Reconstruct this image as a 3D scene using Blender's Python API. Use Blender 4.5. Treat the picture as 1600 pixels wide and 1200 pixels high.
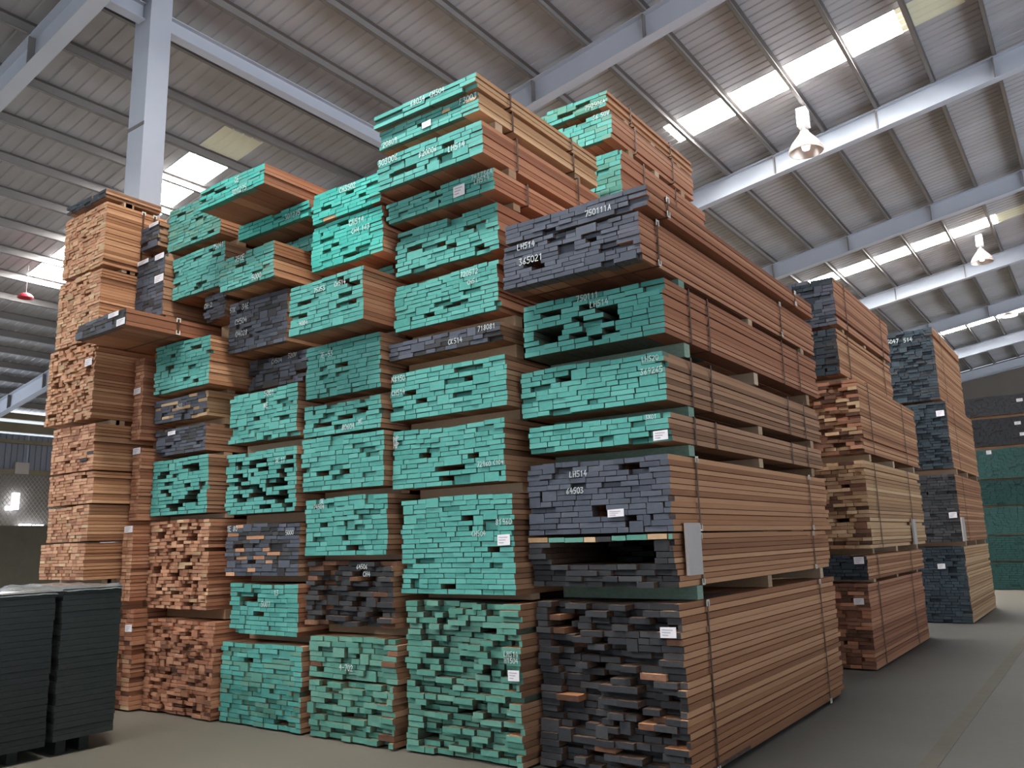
import bpy, math, random
from mathutils import Matrix, Vector
random.seed(7)
for o in list(bpy.data.objects): bpy.data.objects.remove(o)
S = bpy.context.scene
COL = S.collection
# ------------------------------------------------------------------ camera
CX, CY = 800.0, 600.0
VY, VX = (1740.0, 822.0), (-1000.0, 895.0)          # vanishing points of the two horizontal directions
EYE = 1.6
F = math.sqrt(-((VX[0]-CX)*(VY[0]-CX) + (VX[1]-CY)*(VY[1]-CY)))
ry = Vector((VY[0]-CX, VY[1]-CY, F)).normalized()
rx = -Vector((VX[0]-CX, VX[1]-CY, F)); rx -= rx.dot(ry)*ry; rx.normalize()
rz = rx.cross(ry)
ROT = Matrix((rx, ry, rz))                           # camera (right, down, forward) -> world
cam_d = bpy.data.cameras.new('camera'); cam = bpy.data.objects.new('camera', cam_d); COL.objects.link(cam)
cam_d.sensor_fit = 'HORIZONTAL'; cam_d.sensor_width = 36; cam_d.lens = F/1600*36; cam_d.clip_end = 300
c0, c1, c2 = ROT.col
m = Matrix((c0, -c1, -c2)).transposed().to_4x4(); m.translation = (0, 0, EYE)
cam.matrix_world = m
S.camera = cam
def ray(u, v): return ROT @ Vector((u-CX, v-CY, F))
def ony(u, v, y): d = ray(u, v); return d*(y/d.y) + Vector((0, 0, EYE))
def onx(u, v, x): d = ray(u, v); return d*(x/d.x) + Vector((0, 0, EYE))
# ------------------------------------------------------------------ world, exposure
W = bpy.data.worlds.new('world'); S.world = W; W.use_nodes = True
bg = W.node_tree.nodes['Background']; bg.inputs[0].default_value = (0.80, 0.90, 1.0, 1); bg.inputs[1].default_value = .6
S.view_settings.view_transform = 'Standard'; S.view_settings.look = 'None'
S.view_settings.gamma = 1; S.view_settings.use_curve_mapping = False
S.view_settings.exposure = .8
SKYLIGHT = 60.0
sun_d = bpy.data.lights.new('sun', 'SUN'); sun = bpy.data.objects.new('sun', sun_d); COL.objects.link(sun)
sun_d.energy = 24.0; sun_d.angle = math.radians(1.5); sun_d.color = (.96, .97, 1)
sun.rotation_euler = (math.radians(24), math.radians(10), 0)
# ------------------------------------------------------------------ materials
def nodes(name):
    m = bpy.data.materials.new(name); m.use_nodes = True
    nt = m.node_tree; b = nt.nodes['Principled BSDF']
    return m, nt, b
def N(nt, t, **kw):
    n = nt.nodes.new(t)
    for k, v in kw.items(): setattr(n, k, v)
    return n
def noise(nt, scale=(1, 1, 1), detail=3, coord='pos', rough=.6):
    if coord == 'pos': src = N(nt, 'ShaderNodeNewGeometry').outputs['Position']
    else: src = N(nt, 'ShaderNodeTexCoord').outputs['Object']
    mp = N(nt, 'ShaderNodeMapping'); mp.inputs['Scale'].default_value = scale
    nt.links.new(src, mp.inputs['Vector'])
    no = N(nt, 'ShaderNodeTexNoise'); no.inputs['Scale'].default_value = 1; no.inputs['Detail'].default_value = detail
    no.inputs['Roughness'].default_value = rough
    nt.links.new(mp.outputs[0], no.inputs['Vector'])
    return no.outputs['Fac']
def ramp(nt, fac, stops):
    r = N(nt, 'ShaderNodeValToRGB'); e = r.color_ramp.elements
    while len(e) < len(stops): e.new(.5)
    for i, (p, c) in enumerate(stops): e[i].position = p; e[i].color = (*c, 1)
    nt.links.new(fac, r.inputs[0]); return r.outputs[0]
def mathn(nt, op, a, b):
    n = N(nt, 'ShaderNodeMath', operation=op)
    for i, v in enumerate((a, b)):
        if isinstance(v, (int, float)): n.inputs[i].default_value = v
        else: nt.links.new(v, n.inputs[i])
    return n.outputs[0]
def mixc(nt, f, a, b):
    n = N(nt, 'ShaderNodeMix', data_type='RGBA')
    if isinstance(f, (int, float)): n.inputs[0].default_value = f
    else: nt.links.new(f, n.inputs[0])
    for i, v in ((6, a), (7, b)):
        if isinstance(v, tuple): n.inputs[i].default_value = (*v, 1)
        else: nt.links.new(v, n.inputs[i])
    return n.outputs[2]
def bump(nt, b, h, s=.3, d=.01):
    n = N(nt, 'ShaderNodeBump'); n.inputs['Strength'].default_value = s; n.inputs['Distance'].default_value = d
    nt.links.new(h, n.inputs['Height']); nt.links.new(n.outputs[0], b.inputs['Normal'])
def plain(name, col, rough=.6, metal=0, var=0, vs=3.0, emit=0, spec=.5):
    m, nt, b = nodes(name)
    if var:
        f = noise(nt, (vs,)*3)
        c = mixc(nt, f, tuple(x*(1-var) for x in col), tuple(min(1, x*(1+var)) for x in col))
        nt.links.new(c, b.inputs['Base Color'])
    else: b.inputs['Base Color'].default_value = (*col, 1)
    b.inputs['Roughness'].default_value = rough; b.inputs['Metallic'].default_value = metal
    b.inputs['Specular IOR Level'].default_value = spec
    if emit:
        b.inputs['Emission Color'].default_value = (*col, 1); b.inputs['Emission Strength'].default_value = emit
    return m
def wood_mat(name, dark, mid, light, spread=.72):
    m, nt, b = nodes(name)
    rnd = N(nt, 'ShaderNodeObjectInfo').outputs['Random']
    g = noise(nt, (38, 1.1, 60), 4)
    g2 = noise(nt, (5, .6, 7), 2)
    f = mathn(nt, 'ADD', mathn(nt, 'MULTIPLY', rnd, spread), mathn(nt, 'MULTIPLY', g, .35))
    f = mathn(nt, 'ADD', f, mathn(nt, 'MULTIPLY', g2, .12))
    c = ramp(nt, f, [(.1, dark), (.52, mid), (1.0, light)])
    nt.links.new(c, b.inputs['Base Color']); b.inputs['Roughness'].default_value = .75
    b.inputs['Specular IOR Level'].default_value = .25
    return m
def end_mat(name, a, b_, c_, amt=.5, rough=.75):
    """end-grain or end paint, each board a shade of its own"""
    m, nt, b = nodes(name)
    rnd = N(nt, 'ShaderNodeObjectInfo').outputs['Random']
    g = noise(nt, (25, 25, 45), 3)
    f = mathn(nt, 'ADD', mathn(nt, 'MULTIPLY', rnd, amt), mathn(nt, 'MULTIPLY', g, 1-amt))
    c = ramp(nt, f, [(.12, a), (.5, b_), (.88, c_)])
    nt.links.new(c, b.inputs['Base Color']); b.inputs['Roughness'].default_value = rough
    b.inputs['Specular IOR Level'].default_value = .3
    return m
def stain_mat(name, paint, wood, k):
    """wood just behind a sprayed end: overspray specks fading into the board"""
    m, nt, b = nodes(name)
    g = noise(nt, (60, 18, 60), 4)
    f = ramp(nt, g, [(.5-k, (1, 1, 1)), (.5+.28-k, (0, 0, 0))])
    c = mixc(nt, f, wood, paint)
    nt.links.new(c, b.inputs['Base Color']); b.inputs['Roughness'].default_value = .8
    return m
WOODS = {
 'teak': wood_mat('teak_wood', (.20, .085, .040), (.38, .178, .086), (.56, .315, .17)),
 'red': wood_mat('red_brown_wood', (.18, .070, .037), (.345, .145, .076), (.48, .24, .135)),
 'pale': wood_mat('pale_wood', (.26, .14, .068), (.45, .265, .135), (.62, .42, .24)),
 'brown': wood_mat('dull_brown_wood', (.14, .072, .040), (.28, .145, .078), (.42, .24, .14)),  # darker, duller brown timber tone
}
PAINTS = {
 'green': end_mat('green_end_paint', (.055, .255, .225), (.088, .35, .31), (.135, .42, .375), .45),
 'bright': end_mat('bright_green_end_paint', (.035, .34, .29), (.06, .44, .375), (.10, .50, .43), .45),
 'sage': end_mat('sage_green_end_paint', (.065, .215, .17), (.10, .285, .23), (.17, .345, .28), .5),
 'slate': end_mat('slate_grey_end_paint', (.052, .063, .084), (.074, .087, .116), (.108, .122, .155), .5),
 'char': end_mat('charcoal_end_paint', (.022, .024, .028), (.036, .039, .045), (.066, .068, .072), .55),
 'blue': end_mat('blue_black_end_paint', (.014, .022, .031), (.023, .037, .050), (.042, .062, .078), .5),
 'teal': end_mat('dark_teal_end_paint', (.010, .042, .040), (.018, .066, .062), (.034, .098, .092), .5),
 'raw': end_mat('raw_end_grain', (.31, .15, .08), (.50, .265, .155), (.64, .39, .25), .55),
 'rawred': end_mat('raw_red_end_grain', (.21, .09, .052), (.37, .17, .10), (.52, .28, .18), .55),
 'rawpale': end_mat('raw_pale_end_grain', (.32, .20, .11), (.50, .34, .20), (.66, .50, .33), .55),
 'rawdark': end_mat('raw_dark_end_grain', (.06, .030, .020), (.13, .062, .038), (.28, .14, .09), .6),
}
STAIN = {k: stain_mat(k+'_overspray', p, (.20, .10, .055), kk) for k, p, kk in
         (('green', (.04, .22, .17), .10), ('bright', (.03, .30, .22), .06), ('sage', (.06, .19, .13), .08), ('slate', (.055, .06, .07), .06),
          ('char', (.03, .033, .036), .14), ('blue', (.02, .04, .055), .1), ('teal', (.02, .10, .09), .1))}
DEEP = {k: stain_mat(k+'_deep_overspray', p, (.11, .06, .035), kk) for k, p, kk in (('green', (.035, .15, .12), .16), ('sage', (.05, .14, .10), .14), ('char', (.022, .024, .026), .22))}  # overspray deep in gappy bundles, colours darkened to paint in the hollows' shade
M = {
 'steel': plain('painted_white_steel', (.43, .475, .55), .5, var=.08, vs=1.5),
 'purlin': plain('galvanised_purlin', (.19, .18, .175), .5, .15, var=.12, vs=4),
 'sky': plain('translucent_skylight', (1, .985, .95), .5, emit=SKYLIGHT),
 'strap': plain('rusty_steel_strap', (.09, .045, .026), .5, .3, var=.3, vs=20),
 'clip': plain('white_plastic_clip', (.72, .70, .64), .5),
 'paper': plain('white_paper', (.82, .80, .84), .7),
 'ink': plain('grey_print', (.45, .44, .50), .8),
 'chalk': plain('white_chalk', (.66, .72, .72), .9),
 'plank': plain('grey_white_plank', (.48, .44, .42), .8, var=.08, vs=12),
 'bearer': wood_mat('bearer_wood', (.25, .16, .09), (.42, .29, .18), (.55, .42, .30)),
 'beargreen': end_mat('green_stained_bearer', (.10, .22, .17), (.2, .32, .25), (.36, .42, .34), .4),
 'wall_low': plain('olive_board_wall', (.085, .080, .058), .85, var=.25, vs=2.5),
 'wall_mid': plain('dusty_brown_wall', (.16, .14, .115), .85, var=.3, vs=1.2),
 'wall_up': plain('blue_grey_sheet', (.20, .22, .27), .5, .2, var=.1, vs=2),
 'girt': plain('olive_steel_girt', (.20, .17, .11), .6, var=.2, vs=3),
 'daylight': plain('daylight_gap', (.80, .86, 1.0), .5, emit=6),
 'wire': plain('fence_wire', (.30, .28, .25), .5, .5),
 'film': plain('clear_plastic_film', (.16, .165, .17), .2, 0, spec=.8),
 'lampwhite': plain('white_lamp_housing', (.70, .70, .72), .5),
 'reflector': plain('aluminium_reflector', (.56, .47, .41), .32, .75),
 'bulb': plain('lamp_glass', (.95, .97, 1.0), .1, emit=1.5),
 'redlamp': plain('red_enamel', (.42, .025, .04), .4),
 'line': plain('worn_yellow_line', (.066, .059, .044), .8, var=.3, vs=6),
 'back': plain('back_wall_sheet', (.14, .125, .11), .8, var=.2, vs=1),
}
def roof_mat():
    m, nt, b = nodes('galvanised_roof_sheet')
    f = noise(nt, (.25, 1.1, .25), 4)
    c = ramp(nt, f, [(.25, (.32, .32, .335)), (.55, (.395, .41, .445)), (.8, (.44, .46, .505))])
    nt.links.new(c, b.inputs['Base Color']); b.inputs['Metallic'].default_value = .15; b.inputs['Roughness'].default_value = .55
    return m
M['roof'] = roof_mat()
M['oldsheet'] = plain('yellowed_translucent_sheet', (.50, .50, .38), .5, emit=.12)
def floor_mat():
    m, nt, b = nodes('dusty_concrete')
    f = noise(nt, (.35, .35, 1), 6); g = noise(nt, (9, 9, 9), 5)
    c = ramp(nt, f, [(.3, (.034, .033, .030)), (.52, (.048, .046, .041)), (.72, (.070, .066, .057))])
    c = mixc(nt, mathn(nt, 'MULTIPLY', g, .35), c, (.09, .083, .070))
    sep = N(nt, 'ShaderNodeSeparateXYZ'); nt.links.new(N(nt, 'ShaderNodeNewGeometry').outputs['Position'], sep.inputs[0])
    edge = mathn(nt, 'ADD', sep.outputs[0], mathn(nt, 'MULTIPLY', f, 1.6))         # skylight on the floor before the stacks painted in as paler concrete, aisle left dark
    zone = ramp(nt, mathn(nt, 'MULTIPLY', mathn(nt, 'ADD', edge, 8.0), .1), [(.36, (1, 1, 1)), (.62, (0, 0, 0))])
    far = ramp(nt, mathn(nt, 'MULTIPLY', mathn(nt, 'ADD', sep.outputs[1], f), .02), [(.38, (0, 0, 0)), (.44, (1, 1, 1))])  # far floor painted paler too, standing in for sunlit concrete
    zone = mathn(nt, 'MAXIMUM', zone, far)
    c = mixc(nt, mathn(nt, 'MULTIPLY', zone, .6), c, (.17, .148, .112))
    nt.links.new(c, b.inputs['Base Color']); b.inputs['Roughness'].default_value = .7
    bump(nt, b, g, .15, .005)
    return m
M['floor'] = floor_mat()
M['ground'] = plain('pale_yard_ground', (.40, .41, .43), .9, var=.15, vs=.3)
M['darkboard'] = end_mat('dark_wrapped_boards', (.014, .016, .016), (.024, .027, .026), (.042, .046, .044), .5, .35)
# ------------------------------------------------------------------ mesh helpers
BOXF = [(0, 3, 2, 1), (4, 5, 6, 7), (0, 1, 5, 4), (1, 2, 6, 5), (2, 3, 7, 6), (3, 0, 4, 7)]
class MB:
    def __init__(s): s.v = []; s.f = []
    def hexa(s, p):
        n = len(s.v); s.v += [tuple(q) for q in p]; s.f += [tuple(i+n for i in q) for q in BOXF]; return s
    def box(s, x0, x1, y0, y1, z0, z1):
        return s.hexa([(x0, y0, z0), (x1, y0, z0), (x1, y1, z0), (x0, y1, z0), (x0, y0, z1), (x1, y0, z1), (x1, y1, z1), (x0, y1, z1)])
    def slope(s, xa, xb, y0, y1, fz, h):
        """bar along x whose underside follows fz(x), vertical height h"""
        return s.hexa([(xa, y0, fz(xa)), (xb, y0, fz(xb)), (xb, y1, fz(xb)), (xa, y1, fz(xa)),
                       (xa, y0, fz(xa)+h), (xb, y0, fz(xb)+h), (xb, y1, fz(xb)+h), (xa, y1, fz(xa)+h)])
    def rod(s, a, b, r, n=6):
        a, b = Vector(a), Vector(b); d = (b-a).normalized(); u = d.orthogonal().normalized(); w = d.cross(u); k = len(s.v)
        for p in (a, b):
            for i in range(n):
                t = 2*math.pi*i/n; s.v.append(tuple(p+u*r*math.cos(t)+w*r*math.sin(t)))
        s.f += [(k+i, k+(i+1) % n, k+n+(i+1) % n, k+n+i) for i in range(n)] + [tuple(k+n-1-i for i in range(n)), tuple(k+n+i for i in range(n))]
        return s
    def lathe(s, prof, c, n=28):
        k = len(s.v); cx, cy, cz = c
        for r, z in prof:
            for i in range(n):
                t = 2*math.pi*i/n; s.v.append((cx+r*math.cos(t), cy+r*math.sin(t), cz+z))
        for j in range(len(prof)-1):
            for i in range(n):
                s.f.append((k+j*n+i, k+j*n+(i+1) % n, k+(j+1)*n+(i+1) % n, k+(j+1)*n+i))
        return s
    def mesh(s, name, *mats):
        me = bpy.data.meshes.new(name); me.from_pydata(s.v, [], s.f); me.update()
        for m in mats: me.materials.append(m)
        return me
    def obj(s, name, mat, parent=None, smooth=False, off=(0, 0, 0)):
        me = s.mesh(name, mat)
        if smooth: me.polygons.foreach_set('use_smooth', [True]*len(me.polygons))
        o = bpy.data.objects.new(name, me); COL.objects.link(o)
        if parent is not None: o.parent = parent; o.location = [-c for c in parent.location] if parent.parent is None else (0, 0, 0)
        return o
def empty(name, loc=(0, 0, 0)):
    o = bpy.data.objects.new(name, None); COL.objects.link(o); o.location = loc; o.empty_display_size = .1; return o
def tag(o, label=None, cat=None, group=None, kind=None):
    for k, v in (('label', label), ('category', cat), ('group', group), ('kind', kind)):
        if v: o[k] = v
    return o
# ------------------------------------------------------------------ floor and ground
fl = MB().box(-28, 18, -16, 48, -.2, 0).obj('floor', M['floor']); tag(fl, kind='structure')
gr = MB().box(-140, 140, -140, 160, -.6, -.21).obj('ground', M['ground']); tag(gr, kind='structure')
ln = MB().box(-1.32, -1.20, 6.0, 26, 0, .003).obj('floor_line', M['line'], fl)
# ------------------------------------------------------------------ roof
SL = .16; RIDGE = 6.0
def zr(z0): return lambda x: z0+SL*x if x <= RIDGE else z0+SL*(2*RIDGE-x)
RLOW, RDEP = 10.0, .45
PUR0, PURD = RLOW+RDEP, .17
SHEET0 = PUR0+PURD+.005
ceil = empty('ceiling'); tag(ceil, kind='structure')
FRAMES = [4.5+6.15*k for k in range(-3, 8)]
for fy in FRAMES:
    mb = MB()
    for xa, xb in ((-28, RIDGE), (RIDGE, 18)):
        mb.slope(xa, xb, fy-.006, fy+.006, zr(RLOW+.012), RDEP-.024)
        mb.slope(xa, xb, fy-.10, fy+.10, zr(RLOW), .014)
        mb.slope(xa, xb, fy-.10, fy+.10, zr(RLOW+RDEP-.014), .014)
    rf = mb.obj('rafter', M['steel'], ceil)
    x = -.68-1.055*.0
    while x > -28 and -2 < fy < 40:
        st = MB().slope(x-.012, x+.012, fy-.095, fy+.095, zr(RLOW+.015), RDEP-.03).obj('stiffener', M['purlin'], rf)
        x -= 2.11
k = 0
PX = []
x = -.68
while x > -28: PX.append(x); x -= 1.055
x = -.68+1.055
while x < 17.8: PX.append(x); x += 1.055
for x in PX:
    z = zr(PUR0)(x)
    mb = MB()
    mb.box(x-.003, x+.003, -14, 48, z, z+PURD)
    mb.box(x-.003, x+.065, -14, 48, z, z+.004); mb.box(x-.003, x+.065, -14, 48, z+PURD-.004, z+PURD)
    mb.box(x+.061, x+.065, -14, 48, z, z+.022)
    mb.obj('purlin', M['purlin'], ceil)
# corrugated sheets, one object each, skylight sheets let into them
SW = .79; YK0 = 14.42-SW/2
def sheet_mesh(name, xa, xb, mat, z0=SHEET0):
    v = []; f = []; p = SW/4; prof = []
    for i in range(4):
        prof += [(i*p, 0), (i*p+.15, 0), (i*p+.156, .018), (i*p+.182, .018)]
    prof.append((SW, 0))
    segs = [xa, xb] if not (xa < RIDGE < xb) else [xa, RIDGE, xb]
    for xx in segs:
        for y, dz in prof: v.append((xx, y, zr(z0)(xx)+dz))
    n = len(prof)
    for s in range(len(segs)-1):
        for i in range(n-1): f.append((s*n+i, s*n+i+1, (s+1)*n+i+1, (s+1)*n+i))
    me = bpy.data.meshes.new(name); me.from_pydata(v, [], f); me.materials.append(mat); me.update(); return me
_sh = {}
def sheet(name, xa, xb, k, mat):
    key = (name, xa, xb)
    if key not in _sh: _sh[key] = sheet_mesh(name, xa, xb, mat)
    o = bpy.data.objects.new(name, _sh[key]); COL.objects.link(o); o.location = (0, YK0+SW*k, 0); o.parent = ceil; return o
SKY = {}
for k, xa, xb in ((0, -6.2, -1.87), (15, -7.2, -1.55), (30, -7.2, -1.55), (-15, -6.2, -1.87), (-30, -6.2, -1.87),
                  (-8, -18.9, -12.5), (7, -18.9, -12.5), (22, -18.9, -12.5), (-23, -18.9, -12.5)): SKY[k] = (xa, xb)
CUT = [-28.4, -17.0, RIDGE]
for k in range(-35, 43):
    if k in SKY:
        xa, xb = SKY[k]; sheet('skylight_panel', xa, xb, k, M['sky']); sheet('yellowed_panel', xb, xb+1.0, k, M['oldsheet'])
        sheet('roof_sheet', -28.4, xa, k, M['roof']); sheet('roof_sheet', xb+1.0, RIDGE, k, M['roof'])
    else:
        sheet('roof_sheet', CUT[0], CUT[1], k, M['roof']); sheet('roof_sheet', CUT[1], CUT[2], k, M['roof'])
mb = MB(); y0, y1 = YK0-35*SW, YK0+43*SW
mb.hexa([(RIDGE, y0, zr(SHEET0)(RIDGE)), (18, y0, zr(SHEET0)(18)), (18, y1, zr(SHEET0)(18)), (RIDGE, y1, zr(SHEET0)(RIDGE)),
         (RIDGE, y0, zr(SHEET0)(RIDGE)+.03), (18, y0, zr(SHEET0)(18)+.03), (18, y1, zr(SHEET0)(18)+.03), (RIDGE, y1, zr(SHEET0)(RIDGE)+.03)])
mb.obj('far_slope_sheet', M['roof'], ceil)
# tie beam along the building and the column that carries it
tb = MB()
for t0, t1 in ((4.62, 5.16), (5.48, 47)):
    tb.box(-9.69, -9.67, t0, t1, 8.62, 8.84); tb.box(-9.76, -9.60, t0, t1, 8.605, 8.62); tb.box(-9.76, -9.60, t0, t1, 8.84, 8.855)
tag(tb.obj('tie_beam', M['steel']), 'long white steel tie beam running behind the column under the roof', 'beam')
for i, cy in enumerate((5.32,)):
    cx = -9.68; top = zr(SHEET0)(cx)-.01
    c = empty('steel_column', (cx, cy, 0))
    tag(c, 'tall white steel column rising behind the raw orange stack', 'column')
    MB().box(cx-.19, cx+.19, cy-.15, cy-.13, 0, top).obj('flange', M['steel'], c)
    MB().box(cx-.19, cx+.19, cy+.13, cy+.15, 0, top).obj('flange', M['steel'], c)
    MB().box(cx-.008, cx+.008, cy-.13, cy+.13, 0, top).obj('web', M['steel'], c)
    MB().box(cx+.178, cx+.19, cy-.13, cy+.13, 5.0, top).obj('side_plate', M['steel'], c)
    MB().box(cx-.195, cx+.2, cy-.156, cy-.15, 7.05, 7.10).obj('splice_bar', M['purlin'], c)
# ------------------------------------------------------------------ left and back walls
wl = empty('wall_left', (-28, 30, 0)); tag(wl, kind='structure')
WY0, WY1 = 9.4, 48
MB().box(-28.1, -28, WY0, WY1, 0, 2.52).obj('board_wall', M['wall_low'], wl)
MB().box(-28.6, -28.5, WY0, WY1, 2.52, 4.2).obj('inner_panel', M['wall_mid'], wl)
y = WY0
while y < WY1:                      # corrugated upper sheets
    mb = MB(); mb.box(-28.05, -28.03, y, y+.9, 4.2, 5.4)
    for j in range(5): mb.box(-28.03, -28.0, y+.05+j*.18, y+.10+j*.18, 4.2, 5.4)
    mb.obj('wall_sheet', M['wall_up'], wl); y += .91
for z0, z1, d in ((4.10, 4.28, .12), (5.1, 5.22, .10), (5.45, 5.75, .16), (5.85, 6.05, .22)):
    MB().box(-28, -28+d, WY0, WY1, z0, z1).obj('girt', M['girt'], wl)
mb = MB(); yy = WY0
while yy < 22:
    mb.hexa([(-28.02, yy, 2.52), (-28.01, yy, 2.52), (-28.01, yy+.012, 2.52), (-28.02, yy+.012, 2.52), (-28.02, yy+1.2, 4.1), (-28.01, yy+1.2, 4.1), (-28.01, yy+1.212, 4.1), (-28.02, yy+1.212, 4.1)])
    mb.hexa([(-28.01, yy, 4.1), (-28.0, yy, 4.1), (-28.0, yy+.012, 4.1), (-28.01, yy+.012, 4.1), (-28.01, yy+1.2, 2.52), (-28.0, yy+1.2, 2.52), (-28.0, yy+1.212, 2.52), (-28.01, yy+1.212, 2.52)])
    yy += .13
tag(mb.obj('wire_mesh', M['wire'], wl), kind='stuff')
for i, (u0, v0, u1, v1) in enumerate(((21, 770, 29, 796), (10, 791, 20, 797), (31, 819, 38, 824), (42, 819, 49, 824), (53, 820, 59, 824), (62, 820, 68, 824))):
    a, b = onx(u0, v0, -28.3), onx(u1, v1, -28.3)
    w = MB().box(-28.4, -28.3, a.y, b.y, b.z, a.z).obj('window_%d' % (i+1), M['daylight']); tag(w, kind='structure')
a, b = onx(25, 722, -27.85), onx(45, 741, -27.85)
tag(MB().box(-27.99, -27.86, a.y, b.y, b.z, a.z).obj('wall_notice', M['plank']), 'small pale notice board on the far left wall', 'notice')
wf = MB().box(-28, 18, -16.2, -16, 0, 8.2).obj('sky_block_wall', M['wall_up']); tag(wf, kind='structure')  # unseen wall added behind the camera to cut sky light on the lower stacks
wb = MB().box(-28, 18, 48, 48.2, 0, 6.0).hexa([(-28, 48, 6), (18, 48, 6), (18, 48.2, 6), (-28, 48.2, 6), (RIDGE-.1, 48, 11.6), (RIDGE+.1, 48, 11.6), (RIDGE+.1, 48.2, 11.6), (RIDGE-.1, 48.2, 11.6)]).obj('wall_back', M['back']); tag(wb, kind='structure')
# ------------------------------------------------------------------ timber: board meshes
def board_mesh(name, wood, paint, stain, rng, loop=.028):
    """unit board: x 0..1, y 0..1 (front end at y=0), z 0..1; a narrow loop behind the end carries overspray"""
    j = lambda a: rng.uniform(-a, a)
    q = [(0+abs(j(.01)), abs(j(.06))), (1-abs(j(.01)), abs(j(.06))), (1-abs(j(.012)), 1-abs(j(.05))), (abs(j(.012)), 1-abs(j(.05)))]
    v = []
    for y in (0, loop, 1): v += [(a, y, b) for a, b in q]
    f = [(0, 1, 2, 3)]; mi = [1]
    for s in (0, 1):
        for i in range(4):
            a, b = s*4+i, s*4+(i+1) % 4
            f.append((b, a, a+4, b+4)); mi.append(2 if (s == 0 and stain) else 0)
    f.append((11, 10, 9, 8)); mi.append(0)
    me = bpy.data.meshes.new(name); me.from_pydata(v, [], f)
    for m in (wood, paint, stain or wood): me.materials.append(m)
    me.polygons.foreach_set('material_index', mi); me.update(); return me
_bm = {}
def boards_for(wood, paint, edge=False, deep=False):
    key = (wood, paint, edge, deep)
    if key not in _bm:
        r = random.Random(hash((wood, paint)) % 999 if False else len(_bm)+3)
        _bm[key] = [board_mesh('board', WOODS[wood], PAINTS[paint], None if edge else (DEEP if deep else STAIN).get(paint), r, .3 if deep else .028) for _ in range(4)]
    return _bm[key]
# ------------------------------------------------------------------ handwriting
G = {'0': [[(0, .3), (0, .75), (.3, 1), (.6, .75), (.6, .25), (.3, 0), (0, .3)]], '1': [[(.1, .75), (.35, 1), (.35, 0)]],
 '2': [[(0, .8), (.3, 1), (.6, .75), (0, 0), (.65, .05)]], '3': [[(0, .95), (.5, 1), (.25, .55), (.6, .3), (.3, 0), (0, .1)]],
 '4': [[(.35, 1), (0, .4), (.65, .4)], [(.5, .7), (.45, 0)]], '5': [[(.6, 1), (.1, 1), (.05, .55), (.5, .55), (.55, .2), (.3, 0), (0, .1)]],
 '6': [[(.5, 1), (.1, .5), (.05, .2), (.3, 0), (.55, .2), (.4, .45), (.08, .35)]], '7': [[(0, .95), (.6, 1), (.25, 0)]],
 '8': [[(.3, .5), (.05, .75), (.3, 1), (.55, .75), (.3, .5), (0, .2), (.3, 0), (.6, .2), (.3, .5)]],
 '9': [[(.55, .65), (.3, .5), (.05, .75), (.3, 1), (.55, .8), (.45, 0)]], 'L': [[(.05, 1), (0, 0), (.5, .05)]],
 'H': [[(0, 1), (.03, 0)], [(.55, 1), (.55, 0)], [(0, .5), (.55, .55)]], 'C': [[(.55, .85), (.3, 1), (.02, .5), (.3, 0), (.6, .15)]],
 'A': [[(0, 0), (.3, 1), (.6, 0)], [(.12, .4), (.5, .4)]], 'B': [[(0, 0), (0, 1), (.45, .8), (.05, .52), (.5, .25), (0, 0)]],
 'N': [[(0, 0), (0, 1), (.5, 0), (.5, 1)]], 'E': [[(.5, 1), (0, 1), (0, 0), (.55, 0)], [(0, .5), (.4, .5)]], 'K': [[(0, 1), (0, 0)], [(.5, 1), (0, .45), (.55, 0)]],
 'T': [[(0, 1), (.6, 1)], [(.3, 1), (.3, 0)]], 'F': [[(.5, 1), (0, 1), (0, 0)], [(0, .5), (.4, .5)]], 'V': [[(0, 1), (.3, 0), (.6, 1)]],
 'X': [[(0, 1), (.6, 0)], [(.6, 1), (0, 0)]], 'P': [[(0, 0), (0, 1), (.5, .8), (.05, .5)]], '-': [[(.05, .5), (.5, .5)]]}
def writing(text, x, z, h, y, rng):
    mb = MB(); w = h*.055
    cx = x
    for ch in text:
        if ch == ' ': cx += h*.5; continue
        for st in G[ch]:
            pts = [(cx+a*h*.85+rng.uniform(-1, 1)*h*.03+b*h*.06, z+b*h+rng.uniform(-1, 1)*h*.03) for a, b in st]
            for (xa, za), (xb, zb) in zip(pts, pts[1:]):
                dx, dz = xb-xa, zb-za; l = math.hypot(dx, dz) or 1; nx, nz = -dz/l*w, dx/l*w
                ex, ez = dx/l*w*.6, dz/l*w*.6
                q = [(xa+nx-ex, za+nz-ez), (xb+nx+ex, zb+nz+ez), (xb-nx+ex, zb-nz+ez), (xa-nx-ex, za-nz-ez)]
                mb.hexa([(a, y, b) for a, b in q]+[(a, y+.001, b) for a, b in q])
        cx += h*.72
    return mb
# ------------------------------------------------------------------ bundle table (corner pixels of each painted end, TL TR BR BL; depth y of that end)
B = {}
def add(key, y, tl, tr, br, bl, **kw):
    P = [ony(*p, y) for p in (tl, tr, br, bl)]
    B[key] = dict(key=key, y=y, x0=(P[0].x+P[3].x)/2, x1=(P[1].x+P[2].x)/2, z0=(P[2].z+P[3].z)/2, z1=(P[0].z+P[1].z)/2, **kw)
def addw(key, y, x0, x1, z0, z1, **kw): B[key] = dict(key=key, y=y, x0=x0, x1=x1, z0=z0, z1=z1, **kw)
ya, yb, yc, yd, ye = 5.2, 5.07, 5.0, 4.97, 4.9
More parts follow.
